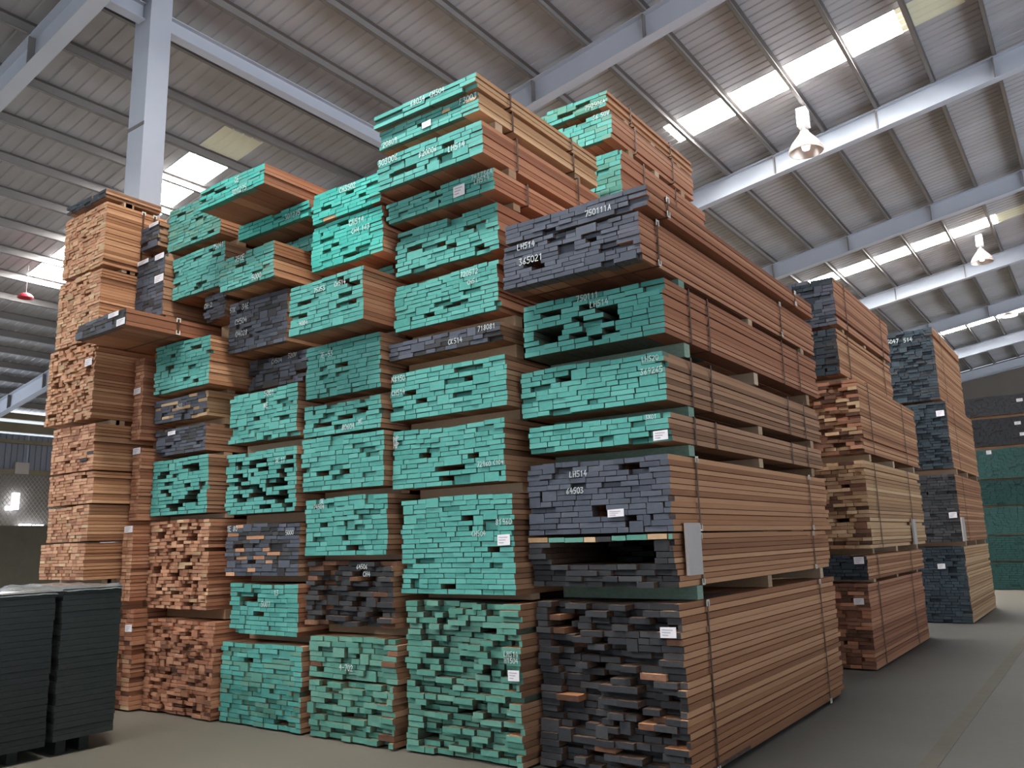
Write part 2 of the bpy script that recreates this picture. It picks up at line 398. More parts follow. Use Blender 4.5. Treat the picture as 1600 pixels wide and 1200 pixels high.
# corner stack
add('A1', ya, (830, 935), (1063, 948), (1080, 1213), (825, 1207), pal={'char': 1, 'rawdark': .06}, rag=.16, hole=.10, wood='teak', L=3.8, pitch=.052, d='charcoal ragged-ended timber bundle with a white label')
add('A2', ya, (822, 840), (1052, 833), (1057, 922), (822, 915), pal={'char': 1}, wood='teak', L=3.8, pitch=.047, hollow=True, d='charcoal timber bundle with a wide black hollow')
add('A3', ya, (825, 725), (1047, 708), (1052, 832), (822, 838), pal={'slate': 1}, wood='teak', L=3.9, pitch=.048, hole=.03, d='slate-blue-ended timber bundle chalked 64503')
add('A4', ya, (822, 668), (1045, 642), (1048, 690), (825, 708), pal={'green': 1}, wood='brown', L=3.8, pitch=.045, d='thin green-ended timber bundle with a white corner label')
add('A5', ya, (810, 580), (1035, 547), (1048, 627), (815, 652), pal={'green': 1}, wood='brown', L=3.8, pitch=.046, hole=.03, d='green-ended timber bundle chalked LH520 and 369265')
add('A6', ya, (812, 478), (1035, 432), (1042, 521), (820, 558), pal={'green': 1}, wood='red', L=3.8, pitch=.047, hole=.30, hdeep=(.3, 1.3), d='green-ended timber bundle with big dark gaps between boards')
add('A7', 4.94, (785, 385), (998, 328), (1003, 400), (785, 455), pal={'slate': 1}, wood='red', L=4.2, pitch=.042, hole=.08, d='slate-grey-ended timber bundle chalked 365021')
add('A8', 4.94, (785, 355), (1012, 285), (1012, 318), (790, 385), pal={'slate': 1}, wood='red', L=4.0, pitch=.050, hole=.04, d='thin slate-grey timber bundle chalked 750111A')
# second stack
add('B1', 5.02, (630, 937), (825, 943), (830, 1195), (632, 1172), pal={'sage': 1}, rag=.13, hole=.06, wood='brown', L=1.85, pitch=.05, d='sage-green ragged timber bundle chalked H1504')
add('B2', yb, (620, 780), (805, 768), (808, 930), (622, 928), pal={'green': 1}, hole=.02, wood='brown', L=1.85, pitch=.047, d='tall green-ended timber bundle chalked CH504 and 81960')
add('B3', yb, (607, 675), (790, 652), (790, 752), (612, 765), pal={'green': 1}, hole=.04, wood='brown', L=1.85, pitch=.048, d='green-ended timber bundle chalked 72960')
add('B4', yb, (603, 588), (790, 550), (795, 638), (607, 655), pal={'green': 1}, hole=.06, wood='brown', L=1.85, pitch=.05, d='green-ended timber bundle chalked N8950')
add('B5', yb, (605, 538), (785, 500), (780, 528), (602, 568), pal={'slate': .6, 'char': .4}, wood='brown', L=1.85, pitch=.05, d='thin dark grey timber bundle chalked 718081')
add('B6', yb, (607, 448), (778, 407), (782, 483), (607, 522), pal={'green': 1}, hole=.05, wood='red', L=1.85, pitch=.046, d='green-ended timber bundle chalked 720572')
add('B7', yb, (608, 365), (780, 317), (780, 392), (608, 432), pal={'green': 1}, hole=.10, wood='red', L=1.85, pitch=.045, d='green-ended timber bundle with brown gaps near its middle')
add('B8', 4.98, (598, 325), (772, 255), (775, 297), (600, 350), pal={'green': 1}, wood='red', L=1.9, pitch=.045, d='thin green-ended timber bundle with a square white label')
add('B9', 4.85, (582, 250), (755, 187), (757, 240), (588, 297), pal={'green': 1}, hole=.06, wood='red', L=1.95, pitch=.05, d='green-ended timber bundle chalked 303006')
add('B10', 4.85, (590, 205), (748, 143), (750, 175), (592, 232), pal={'green': 1, 'rawpale': .06}, hole=.05, wood='pale', L=1.95, pitch=.045, d='thin green-ended timber bundle with one raw orange board')
add('B11', 4.8, (580, 182), (745, 112), (745, 132), (580, 200), pal={'green': 1}, wood='pale', L=2.0, pitch=.05, bw=(.26, .40), d='topmost thin layer of wide green-ended boards')
# third stack
add('C1', 4.97, (480, 1063), (620, 1072), (622, 1172), (478, 1150), pal={'sage': 1, 'rawdark': .02}, rag=.10, hole=.05, wood='brown', L=2.2, pitch=.055, d='sage-green ragged timber bundle on the floor')
add('C2', yc, (482, 990), (620, 1000), (622, 1070), (478, 1062), pal={'sage': 1, 'rawdark': .03}, rag=.06, hole=.06, wood='brown', L=2.2, pitch=.053, d='sage-green timber bundle with chalk scribble')
add('C3', yc, (472, 875), (617, 878), (620, 985), (475, 975), pal={'char': 1, 'rawdark': .2}, rag=.14, hole=.08, wood='brown', L=2.2, pitch=.05, d='ragged charcoal-ended timber bundle chalked 64506')
add('C4', yc, (475, 780), (600, 768), (612, 868), (470, 868), pal={'green': 1}, hole=.05, wood='brown', L=2.2, pitch=.05, d='green-ended timber bundle chalked 74504')
add('C5', yc, (465, 685), (602, 672), (603, 760), (468, 768), pal={'green': 1}, hole=.06, wood='brown', L=2.2, pitch=.05, d='green-ended timber bundle with a slanting loose board')
add('C6', yc, (475, 632), (595, 620), (603, 668), (470, 680), pal={'green': 1}, hole=.07, wood='brown', L=2.2, pitch=.05, d='thin green-ended timber bundle chalked 80604')
add('C7', yc, (480, 540), (598, 520), (600, 608), (473, 622), pal={'green': 1}, hole=.07, wood='brown', L=2.2, pitch=.048, d='green-ended timber bundle chalked 7E-53')
add('C8', 4.75, (455, 440), (577, 420), (582, 498), (445, 525), pal={'green': 1}, hole=.06, wood='red', L=2.2, pitch=.047, d='green-ended timber bundle chalked 75753')
addw('C8b', 5.22, -6.0, -5.06, 4.03, 4.15, pal={'green': .7, 'slate': .3}, wood='red', L=2.0, pitch=.045, d='thin recessed blue-green timber bundle')
add('C9', 4.96, (487, 352), (605, 320), (610, 392), (482, 422), pal={'bright': 1}, hole=.08, wood='red', L=2.2, pitch=.044, d='bright green timber bundle chalked CH514')
add('C10', 4.93, (487, 300), (600, 270), (598, 325), (485, 345), pal={'bright': 1, 'rawpale': .07}, hole=.07, wood='red', L=2.2, pitch=.044, d='topmost bright green timber bundle chalked CH3502')
# fourth stack
add('D1', yd, (340, 1000), (468, 1010), (475, 1150), (338, 1130), pal={'green': .7, 'sage': .4}, hole=.03, wood='brown', L=2.2, pitch=.05, rag=.03, d='green-ended timber bundle standing on the floor')
add('D2', yd, (358, 910), (465, 912), (468, 995), (358, 990), pal={'green': 1}, hole=.08, wood='red', L=2.2, pitch=.05, d='green-ended timber bundle with red-brown gaps')
add('D3', yd, (350, 822), (470, 812), (472, 895), (352, 905), pal={'slate': .6, 'char': .3, 'raw': .13}, hole=.04, wood='brown', L=2.2, pitch=.045, d='charcoal timber bundle speckled with raw orange board ends')
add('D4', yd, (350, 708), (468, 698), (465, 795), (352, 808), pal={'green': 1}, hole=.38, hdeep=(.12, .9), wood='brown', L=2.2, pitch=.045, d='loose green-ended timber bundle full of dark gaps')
add('D5', yd, (362, 615), (465, 600), (465, 680), (352, 695), pal={'green': 1}, hole=.03, wood='brown', L=2.2, pitch=.047, d='neat green-ended timber bundle chalked 5001')
addw('D6', 5.2, -7.16, -6.08, 3.22, 3.54, pal={'slate': .6, 'char': .4}, hole=.03, wood='brown', L=2.2, pitch=.047, d='charcoal-ended timber bundle chalked 520V')
add('D7', yd, (345, 478), (447, 450), (452, 535), (350, 552), pal={'slate': .8, 'char': .3}, hole=.03, wood='brown', L=2.2, pitch=.047, d='dark slate timber bundle chalked 04028')
add('D8', 4.75, (338, 405), (428, 378), (430, 428), (335, 462), pal={'green': .8, 'sage': .4}, hole=.04, wood='teak', L=2.2, pitch=.042, d='green-ended timber bundle chalked 75CE')
addw('D8b', 5.22, -7.05, -6.02, 4.56, 4.74, pal={'green': .8, 'slate': .1}, wood='brown', L=2.0, pitch=.045, d='recessed thin blue-green timber bundle')
add('D9', 4.97, (367, 350), (485, 318), (483, 340), (367, 375), pal={'bright': 1}, hole=.04, wood='brown', L=2.2, pitch=.045, d='thin bright green timber bundle chalked 301275')
add('D10', 4.5, (300, 303), (412, 253), (415, 290), (320, 320), pal={'bright': .8, 'green': .4}, hole=.05, wood='red', L=2.4, pitch=.042, d='topmost overhanging bright green timber bundle')
# fifth stack
add('E1', ye, (222, 965), (335, 972), (335, 1128), (222, 1110), pal={'rawred': 1, 'rawdark': .15}, rag=.06, hole=.06, wood='red', L=2.2, pitch=.036, bw=(.07, .17), d='raw red-brown timber bundle on the floor')
add('E2', ye, (232, 812), (320, 812), (330, 960), (225, 945), pal={'raw': .8, 'rawred': .5, 'rawpale': .1}, rag=.06, hole=.20, hdeep=(.2, .7), wood='red', L=2.2, pitch=.036, bw=(.07, .17), d='raw orange timber bundle with dark gaps')
add('E3', ye, (235, 718), (325, 712), (325, 800), (232, 808), pal={'green': 1}, hole=.30, hdeep=(.12, .8), wood='brown', L=2.2, pitch=.045, d='loose green-ended timber bundle beside raw red ends')
add('E4', ye, (243, 672), (318, 660), (326, 705), (240, 712), pal={'slate': .6, 'char': .4}, wood='brown', L=2.2, pitch=.045, d='charcoal timber bundle with a white label')
add('E5', ye, (235, 625), (325, 612), (325, 645), (232, 668), pal={'slate': .7, 'rawpale': .35}, wood='pale', L=2.2, pitch=.042, d='grey timber bundle mixed with pale raw board ends')
add('E6', 4.8, (245, 530), (335, 515), (335, 600), (237, 615), pal={'green': 1}, hole=.03, wood='teak', L=2.2, pitch=.047, d='neat green-ended timber bundle under the overhanging charcoal one')
addw('E7', 4.95, -7.64, -7.20, 4.0, 4.30, pal={'char': .6, 'slate': .5}, wood='brown', L=2.2, pitch=.045, d='small charcoal timber bundle chalked CH-2')
add('E8', 4.85, (268, 400), (360, 378), (360, 450), (262, 468), pal={'green': 1}, hole=.06, wood='brown', L=2.2, pitch=.042, d='green-ended timber bundle chalked with a smudge near the top')
add('E9', 4.85, (256, 328), (345, 300), (347, 362), (258, 397), pal={'green': .5, 'sage': .6}, hole=.03, wood='teak', L=2.2, pitch=.042, d='topmost pale green timber bundle')
# narrow sixth stack
addw('F1', 4.78, -8.70, -8.33, 0, 1.02, pal={'rawred': 1, 'rawdark': .3, 'rawpale': .1}, rag=.03, wood='red', L=2.2, pitch=.045, bw=(.1, .2), d='narrow red-brown raw timber bundle on the floor')
addw('F2', 4.74, -8.70, -8.36, 1.1, 1.88, pal={'raw': 1, 'rawred': .5}, rag=.02, wood='red', L=2.2, pitch=.038, bw=(.07, .15), d='narrow raw orange timber bundle with a white label')
addw('F3', 4.78, -8.70, -8.36, 1.93, 2.72, pal={'rawred': 1, 'raw': .4}, rag=.02, wood='red', L=2.2, pitch=.038, bw=(.07, .15), d='narrow raw reddish timber bundle beside green ends')
addw('F4', 4.78, -8.70, -8.36, 2.80, 3.72, pal={'rawred': 1, 'raw': .2}, rag=.02, wood='red', L=2.2, pitch=.038, bw=(.07, .15), d='raw dusky red timber bundle with a white label')
addw('F5', 4.14, -8.71, -7.69, 3.83, 4.01, pal={'char': .7, 'slate': .6}, wood='red', L=2.8, pitch=.045, d='charcoal timber bundle jutting out over orange timber')
addw('F6', 4.78, -8.74, -8.10, 4.03, 4.885, pal={'slate': .9, 'char': .3}, hole=.02, wood='brown', L=2.2, pitch=.045, d='tall slate-grey timber bundle with white labels')
addw('F7', 4.76, -8.66, -8.20, 4.99, 5.28, pal={'char': .7, 'slate': .4}, wood='brown', L=2.2, pitch=.045, d='small topmost charcoal timber bundle')
# raw orange stack far left
gy = 4.4
for i, (key, tl, tr, br, bl, pal, d) in enumerate((
    ('G1', (62, 852), (135, 846), (133, 905), (60, 908), {'raw': 1, 'rawpale': .2, 'rawred': .4}, 'raw brown timber bundle above the wrapped stack'),
    ('G2', (75, 793), (147, 788), (146, 843), (72, 848), {'raw': 1, 'rawpale': .3, 'rawred': .4}, 'raw dull orange timber bundle'),
    ('G3', (77, 742), (150, 737), (149, 785), (74, 791), {'raw': 1, 'rawred': .3}, 'raw orange-brown timber bundle'),
    ('G4', (82, 672), (155, 658), (152, 733), (78, 741), {'raw': 1, 'rawred': .6, 'blue': .05}, 'raw orange timber bundle with a blue-grey band'),
    ('G5', (75, 548), (147, 534), (145, 652), (70, 667), {'raw': 1, 'rawpale': .2}, 'raw bright orange timber bundle with small white label'),
    ('G6', (95, 440), (161, 420), (150, 530), (83, 545), {'raw': 1, 'rawpale': .5}, 'raw pale orange timber bundle'),
    ('G7', (103, 350), (170, 308), (161, 415), (95, 436), {'raw': 1, 'rawpale': .4}, 'topmost tall raw pale orange timber bundle'))):
    add(key, gy, tl, tr, br, bl, pal=pal, rag=.02 if i != 4 else .05, hole=.02 if i != 4 else .08, hdeep=(.1, .3), wood='teak', L=.74, pitch=.034, bw=(.06, .16), d=d)
addw('G0', gy, -9.70, -8.73, 0, 1.28, pal={'rawred': 1}, wood='brown', L=.74, pitch=.06, bw=(.2, .3), d='raw red-brown timber bundle behind the wrapped dark stack', stuff=True)
addw('G8', gy, -9.72, -8.80, 5.60, 5.70, pal={'blue': 1}, wood='brown', L=.70, pitch=.034, d='thin topmost dark blue-grey layer of boards')
# second stack along the aisle
hy = 10.6
addw('H1', hy, -3.7, -2.46, 0, 1.0, pal={'rawdark': 1, 'rawred': .3}, rag=.05, wood='red', L=3.5, pitch=.045, d='raw dark red-brown timber bundle with white label')
addw('H2', hy, -3.7, -2.44, 1.04, 1.34, pal={'blue': 1}, wood='teak', L=3.6, pitch=.045, d='thin blue-black timber bundle with white label')
addw('H3', hy, -3.7, -2.36, 1.41, 2.48, pal={'rawpale': 1, 'rawdark': .3}, rag=.10, wood='pale', L=3.6, pitch=.046, hole=.05, d='raw pale timber bundle with ragged ends')
addw('H4', hy, -3.7, -2.34, 2.57, 3.50, pal={'rawred': .5, 'rawpale': .25, 'rawdark': .8}, rag=.14, wood='teak', L=3.7, pitch=.046, d='raw reddish timber bundle with ragged ends')
addw('H5', hy, -3.7, -2.52, 3.58, 4.18, pal={'blue': 1, 'char': .3}, rag=.05, wood='teak', L=3.2, pitch=.045, d='dark blue-grey timber bundle')
addw('H6', hy, -3.7, -2.50, 4.22, 4.86, pal={'blue': .6, 'slate': .5}, rag=.03, wood='red', L=3.2, pitch=.045, d='topmost blue-grey timber bundle')
iy = 16.5
addw('I1', iy, -3.45, -2.17, 0, 1.32, pal={'blue': 1}, wood='pale', L=3.5, pitch=.05, d='neat blue-black timber bundle on the floor')
addw('I2', iy, -3.45, -2.17, 1.40, 2.60, pal={'char': 1}, wood='teak', L=3.5, pitch=.05, d='charcoal timber bundle with a white label')
addw('I3', iy, -3.55, -2.17, 2.70, 3.92, pal={'blue': 1}, rag=.05, wood='teak', L=3.5, pitch=.05, d='blue-black timber bundle with a white label')
addw('I4', iy, -3.6, -2.24, 3.96, 5.33, pal={'blue': 1, 'char': .2}, rag=.05, wood='teak', L=3.3, pitch=.05, d='topmost blue-black timber bundle with chalk marks')
jy = 26
JZ = [(0.02, .72, 'teal'), (.76, 1.42, 'teal'), (1.46, 2.2, 'teal'), (2.24, 2.92, 'teal'), (2.96, 3.78, 'teal'), (3.86, 4.62, 'char'), (4.7, 5.24, 'char')]
ords = ['lowest', 'second', 'third', 'fourth', 'fifth', 'sixth', 'seventh', 'eighth', 'ninth', 'tenth', 'eleventh', 'twelfth']
for i, (z0, z1, p) in enumerate(JZ):
    addw('J%d' % (i+1), jy, -3.0, -.6, z0, z1, pal={p: 1}, wood='teak', L=3, pitch=.06, bw=(.12, .22), d='wide %s timber bundle' % ('dark teal' if p == 'teal' else 'charcoal'), stuff=True)
# second row behind the second stack
addw('K1', 7.0, -4.85, -3.72, 0, 1.2, pal={'green': 1}, wood='brown', L=2.1, pitch=.08, bw=(.2, .3), d='green-ended timber bundle', stuff=True)
addw('K2', 7.0, -4.85, -3.72, 1.25, 2.5, pal={'green': 1}, wood='brown', L=2.1, pitch=.08, bw=(.2, .3), d='green-ended timber bundle', stuff=True)
addw('K3', 7.0, -4.85, -3.72, 2.55, 3.8, pal={'green': 1}, wood='brown', L=2.1, pitch=.08, bw=(.2, .3), d='green-ended timber bundle', stuff=True)
addw('K4', 7.0, -4.85, -3.70, 3.85, 4.98, pal={'green': 1}, wood='red', L=2.1, pitch=.06, bw=(.2, .3), d='green-ended timber bundle')
addw('K5', 7.0, -4.85, -3.58, 5.04, 5.56, pal={'green': .5, 'sage': .5}, hole=.03, wood='red', L=2.2, pitch=.055, d='green-ended timber bundle behind the slate-grey one')
addw('K6', 7.0, -4.85, -3.66, 5.70, 6.02, pal={'green': .7, 'sage': .4}, hole=.03, wood='red', L=2.1, pitch=.05, d='green-ended timber bundle second from the top')
addw('K7', 6.98, -4.88, -3.69, 6.06, 6.24, pal={'green': .7, 'sage': .4}, hole=.03, wood='teak', L=2.2, pitch=.05, d='topmost thin green-ended timber bundle')
STACK = {'A': 'corner stack', 'B': 'second stack', 'C': 'third stack', 'D': 'fourth stack', 'E': 'fifth stack', 'F': 'narrow sixth stack', 'G': 'far-left orange stack',
         'H': 'stack behind the corner stack', 'I': 'farther aisle stack', 'J': 'far-right rear stack', 'K': 'rear row'}
B['E6']['z1'] = min(B['E6']['z1'], 3.80)
# settle every stack on the floor and keep neighbours apart
cols = {}
for k, b in B.items(): cols.setdefault(k[0], []).append(b)
for c, L in cols.items():
    L.sort(key=lambda b: b['z0']); top = 0.0
    for i, b in enumerate(L):
        if i == 0: b['z0'] = 0.015; b['gap'] = 0; b['below'] = None
        else:
            g = b['z0']-top; b['below'] = L[i-1]
            if g < .03: b['z0'] = top+.012; b['gap'] = 0
            else: b['gap'] = g
            if b['z1'] < b['z0']+.05: b['z1'] = b['z0']+.05
        top = b['z1']
allb = list(B.values())
for i, p in enumerate(allb):
    for q in allb[i+1:]:
        if p['key'][0] == q['key'][0] or {p['key'], q['key']} == {'F5', 'E6'}: continue
        if min(p['z1'], q['z1'])-max(p['z0'], q['z0']) <= 0: continue
        if min(p['y']+p['L'], q['y']+q['L'])-max(p['y'], q['y']) <= 0: continue
        a, b = (p, q) if p['x0']+p['x1'] < q['x0']+q['x1'] else (q, p)
        ov = a['x1']-b['x0']
        if ov > -.012:
            mid = (a['x1']+b['x0'])/2; a['x1'] = mid-.007; b['x0'] = mid+.007
            if ov > .2: print('BIG OVERLAP', a['key'], b['key'], round(ov, 2))
# ------------------------------------------------------------------ build bundles
def make_bundle(b, idx):
    rng = random.Random(1000+idx)
    x0, x1, y, L, z0, z1 = b['x0'], b['x1'], b['y'], b['L'], b['z0'], b['z1']
    E = empty('timber_bundle', ((x0+x1)/2, y, z0)); b['obj'] = E; ex, ey, ez = E.location
    n = max(1, round((z1-z0)/(b['pitch']*(.87 if b['key'][0] in 'ABCDE' and b['pitch'] > .04 else 1)))); t = (z1-z0)/n
    pk = list(b['pal']); pw = list(b['pal'].values())
    rag, hole, hd = b.get('rag', 0), b.get('hole', 0), b.get('hdeep', (.2, .9)); bw = b.get('bw', (.09, .20))
    lst = []; H = z1-z0
    ph, am = rng.uniform(0, 6.3), rng.uniform(.008, .022)/max(H, .25)
    warp = lambda x: 1-am*(.5+.5*math.sin((x-x0)*5.5+ph))
    tight = b['key'][0] in 'AGHIJ'; skip = []
    for r in range(n):
        xs = x0+rng.uniform(0, .018 if tight else .035); xe = x1-rng.uniform(0, .012 if tight else .022)
        used, skip = skip, []
        cuts = [xs]
        while cuts[-1] < xe-bw[0]*.8: cuts.append(cuts[-1]+rng.uniform(*bw))
        if cuts[-1] < xe-.02: cuts.append(xe)
        s = (xe-xs)/(cuts[-1]-xs); cuts = [xs+(c-xs)*s for c in cuts]
        for i in range(len(cuts)-1):
            first, last = i == 0, i == len(cuts)-2
            p = rng.choices(pk, pw)[0]
            if b.get('hollow') and r == n-1: p = rng.choice(('sage', 'rawpale', 'char'))
            dy = rng.uniform(0, .010)+(rng.uniform(.01, .05) if rng.random() < .08 else 0)
            if rag: dy = rng.uniform(0, rag) if not (first or last) else rng.uniform(0, rag*.35)
            if hole and rng.random() < hole and 0 < r < n-1 and not (first or last): dy = rng.uniform(*hd)
            if b.get('hollow'):
                fx = ((cuts[i]+cuts[i+1])/2-x0)/(x1-x0); fr = r/(n-1)
                if .1 < fx < .86 and .40 < fr < .93: dy = rng.uniform(.5, 1.3)
                elif .2 < fx < .6 and .25 < fr < .41 and rng.random() < .5: dy = .4
                elif fr < .4: dy = rng.uniform(0, .08)
            g = rng.uniform(.002, .007); zz = rng.uniform(.0005, .003)
            LL = L*rng.uniform(.975, 1)-dy
            xa, xb = cuts[i]+g/2, cuts[i+1]-g/2
            hit = [u for u in used if u[0] < xb and u[1] > xa]      # a double-height board of the row below reaches up here
            for u in hit:
                if u[0] <= xa and u[1] >= xb: xb = xa
                elif u[0] <= xa: xa = u[1]+.004
                elif u[1] >= xb: xb = u[0]-.004
                elif u[0]-xa > xb-u[1]: xb = u[0]-.004
                else: xa = u[1]+.004
            if xb-xa < .022: continue
            th = t
            if r < n-1 and rng.random() < .06 and not last and dy < .05 and not b.get('stuff'): th = 2*t; skip.append((xa, xb))
            k = warp((xa+xb)/2)
            lst.append((xa, dy, z0+(r*t+zz)*k, xb-xa, LL, (th-zz*1.6)*k, p, last))
    if b.get('stuff'):
        mb = MB(); per = []
        for (bx, dy, bz, w, LL, h, p, last) in lst: mb.box(bx-ex, bx-ex+w, dy, dy+LL, bz-ez, bz-ez+h); per.append(p)
        me = mb.mesh('boards', WOODS[b['wood']], PAINTS[pk[0]])
        me.polygons.foreach_set('material_index', [1 if i % 6 == 2 else 0 for i in range(len(mb.f))])
        o = bpy.data.objects.new('boards', me); COL.objects.link(o); o.parent = E; o['kind'] = 'stuff'
    else:
        for (bx, dy, bz, w, LL, h, p, last) in lst:
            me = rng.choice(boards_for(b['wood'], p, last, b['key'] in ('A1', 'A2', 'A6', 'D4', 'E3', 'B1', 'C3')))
            o = bpy.data.objects.new('board', me); COL.objects.link(o); o.parent = E
            o.location = (bx-ex, dy, bz-ez); o.scale = (w, LL, h)
    b['rng'] = rng
    return E
for c, L in cols.items():
    for i, b in enumerate(L):
        b['tier'] = i
        E = make_bundle(b, len([1 for q in allb if 'obj' in q]))
        tag(E, '%s, %s in the %s' % (b['d'], ords[i]+('' if i == 0 else ' up'), STACK[c]), 'timber bundle', 'timber bundles in the ' + STACK[c])
# bearers under raised bundles
for c, L in cols.items():
    for b in L:
        if not b.get('gap'): continue
        lo = b['below']; ys = max(b['y'], lo['y']); yt = min(b['y']+b['L'], lo['y']+lo['L'])
        spots = [('front', ys+.28), ('rear', yt-.4)] if c not in 'AHIK' else [('front', ys+.42), ('middle', (ys+yt)/2), ('rear', yt-.35)]
        xa, xb = max(b['x0'], lo['x0'])+.02, min(b['x1'], lo['x1'])-.015
        for nm, yy in spots:
            o = MB().box(xa, xb, yy-.05, yy+.05, lo['z1']+.001, b['z0']-.001).obj('bearer', M['beargreen'] if (c == 'A' and nm == 'front') else M['bearer'])
            tag(o, '%s wooden bearer under the %s bundle in the %s' % (nm, ords[b['tier']], STACK[c]), 'bearer', 'bearers between bundles of the ' + STACK[c])
# ------------------------------------------------------------------ straps with clips
def strap(key, offs, clips=True, w=.022):
    b = B[key]; E = b['obj']; x0, x1, z0, z1 = b['x0']-.004, b['x1']+.003, b['z0'], b['z1']; t = .003
    for oy in offs:
        y = b['y']+oy
        s = MB().box(x1, x1+t, y, y+w, z0, z1).box(x0-t, x0, y, y+w, z0, z1).box(x0, x1, y, y+w, z1-.001, z1+.0006).box(x0, x1, y, y+w, z0-.0006, z0+.001).obj('strap', M['strap'], E)
        if clips:
            for zc in (z0, z1):
                up = 1 if zc == z1 else -1
                a, e = (zc-.045, zc) if up > 0 else (zc, zc+.045)
                MB().box(x1+t, x1+t+.006, y-.012, y-.003, a, e).box(x1+t, x1+t+.006, y+w+.003, y+w+.012, a, e).box(x1+t, x1+t+.003, y-.012, y+w+.012, min(zc, zc-.012*up), max(zc, zc-.012*up)).obj('strap_clip', M['clip'], s).location = (0, 0, 0)
for k in ('A1', 'A3', 'A2'): strap(k, (.43, 3.2))
strap('A7', (.26, 3.0)); strap('A8', (.30, 3.3))
strap('A6', (.42, .78, 2.6, 3.1), False); strap('A5', (.42, .80, 2.7, 3.2), False); strap('A4', (.42, .82, 2.7, 3.2), False)
for k in ('B8', 'B9', 'B10', 'B11'): strap(k, (.45, 1.45), False)
strap('K5', (.5, 1.3), False); strap('K6', (.5, 1.45), False); strap('K7', (.5, 1.5), False)
for k in ('H1', 'H2', 'H3', 'H4', 'H5', 'H6'): strap(k, (.5, 2.6), False, .03)
for k in ('I2', 'I3', 'I4'): strap(k, (.8,), False, .03)
strap('G7', (.42, .56), True)
strap('F5', (.55,), True)
# ------------------------------------------------------------------ chalk writing and labels on the ends
def chalk(key, u, v, text, hpx):
    b = B[key]; y = b['y']-.004
    p = ony(u, v+hpx, y); q = ony(u, v, y); h = (q-p).z
    ln_ = h*(.72*len(text.replace(' ', ''))+.5*text.count(' ')); p.x = max(b['x0']+.03, min(p.x, b['x1']-.02-ln_)); p.z = max(b['z0']+.01, min(p.z, b['z1']-.015-h))
    mb = writing(text, p.x, p.z, h, y, b['rng']); mb.obj('chalk_writing', M['chalk'], b['obj'])
for a in (('A3', 890, 737, 'LH514', 9), ('A3', 885, 763, '64503', 9), ('A5', 1003, 558, 'LH520', 8), ('A5', 1001, 577, '369265', 9), ('A4', 1008, 645, '3X01', 7),
          ('A6', 900, 454, '750111', 9), ('A6', 922, 472, 'LH514', 9), ('A7', 808, 373, 'LH514', 9), ('A7', 811, 405, '365021', 10), ('A8', 914, 330, '750111A', 9),
          ('B2', 737, 830, 'CH504', 8), ('B2', 780, 811, '81960', 9), ('B3', 745, 722, '72960', 8), ('B3', 773, 719, 'C104', 7), ('B3', 614, 682, 'HP', 9), ('B3', 614, 692, 'HP', 9),
          ('B4', 610, 590, 'N8950', 8), ('B4', 611, 611, 'CH514', 8), ('B5', 746, 506, '718081', 8), ('B5', 700, 531, 'CK514', 8), ('B6', 719, 426, '720572', 8), ('B6', 730, 438, 'CH51', 7),
          ('B8', 742, 269, '741736A', 8), ('B8', 741, 280, 'LH514', 8), ('B9', 590, 251, '303006', 9), ('B9', 700, 229, 'LH514', 9), ('B9', 655, 238, 'B20006', 8), ('B10', 722, 153, 'F3003', 9),
          ('B10', 598, 223, '20809', 8), ('B11', 641, 152, '68034', 8), ('B11', 671, 140, 'CH504', 8), ('B1', 794, 1018, 'LH514', 8), ('B1', 792, 1028, 'H1504', 8),
          ('C3', 557, 882, '64506', 7), ('C3', 567, 893, 'CH4', 8), ('C4', 490, 789, '74504', 7), ('C4', 500, 780, '3E', 7), ('C6', 534, 664, '80604', 8), ('C6', 560, 655, 'NE', 7), ('C8', 490, 451, '75753', 7),
          ('C8', 522, 441, 'CH514', 7), ('C8', 467, 503, '9004', 7), ('C9', 545, 345, 'CH514', 9), ('C9', 549, 358, 'CH4 163', 8), ('C10', 530, 294, 'CH3502', 8), ('C7', 500, 552, '7E-53', 8), ('C2', 530, 1038, '4-702', 9),
          ('D3', 353, 822, '1E 80', 8), ('D3', 446, 829, '5000', 7), ('D5', 413, 611, '5001', 8), ('D5', 412, 630, 'NE', 8), ('D6', 424, 562, 'CH504', 7), ('D6', 450, 548, '520V', 7), ('D4', 430, 716, '3E 11', 7),
          ('D7', 354, 484, '5TK', 7), ('D7', 378, 476, '34E', 8), ('D7', 367, 500, 'CH504', 8), ('D7', 368, 519, '04028', 8), ('D8', 367, 402, '75CE', 8), ('D8', 393, 430, '5000', 8), ('D9', 445, 336, '301275', 8),
          ('D10', 362, 298, '301275', 8), ('D10', 366, 278, 'CE', 8), ('D2', 428, 922, '13', 8), ('D2', 408, 940, '5007', 8), ('E7', 318, 476, 'CH-2', 7), ('E8', 333, 383, '75041', 7), ('E5', 276, 632, '503', 7),
          ('K7', 934, 158, '750506A', 7), ('K6', 937, 172, '36 50V', 7), ('I4', 1386, 532, '5047', 6), ('I4', 1412, 529, '514', 6)):
    chalk(*a)
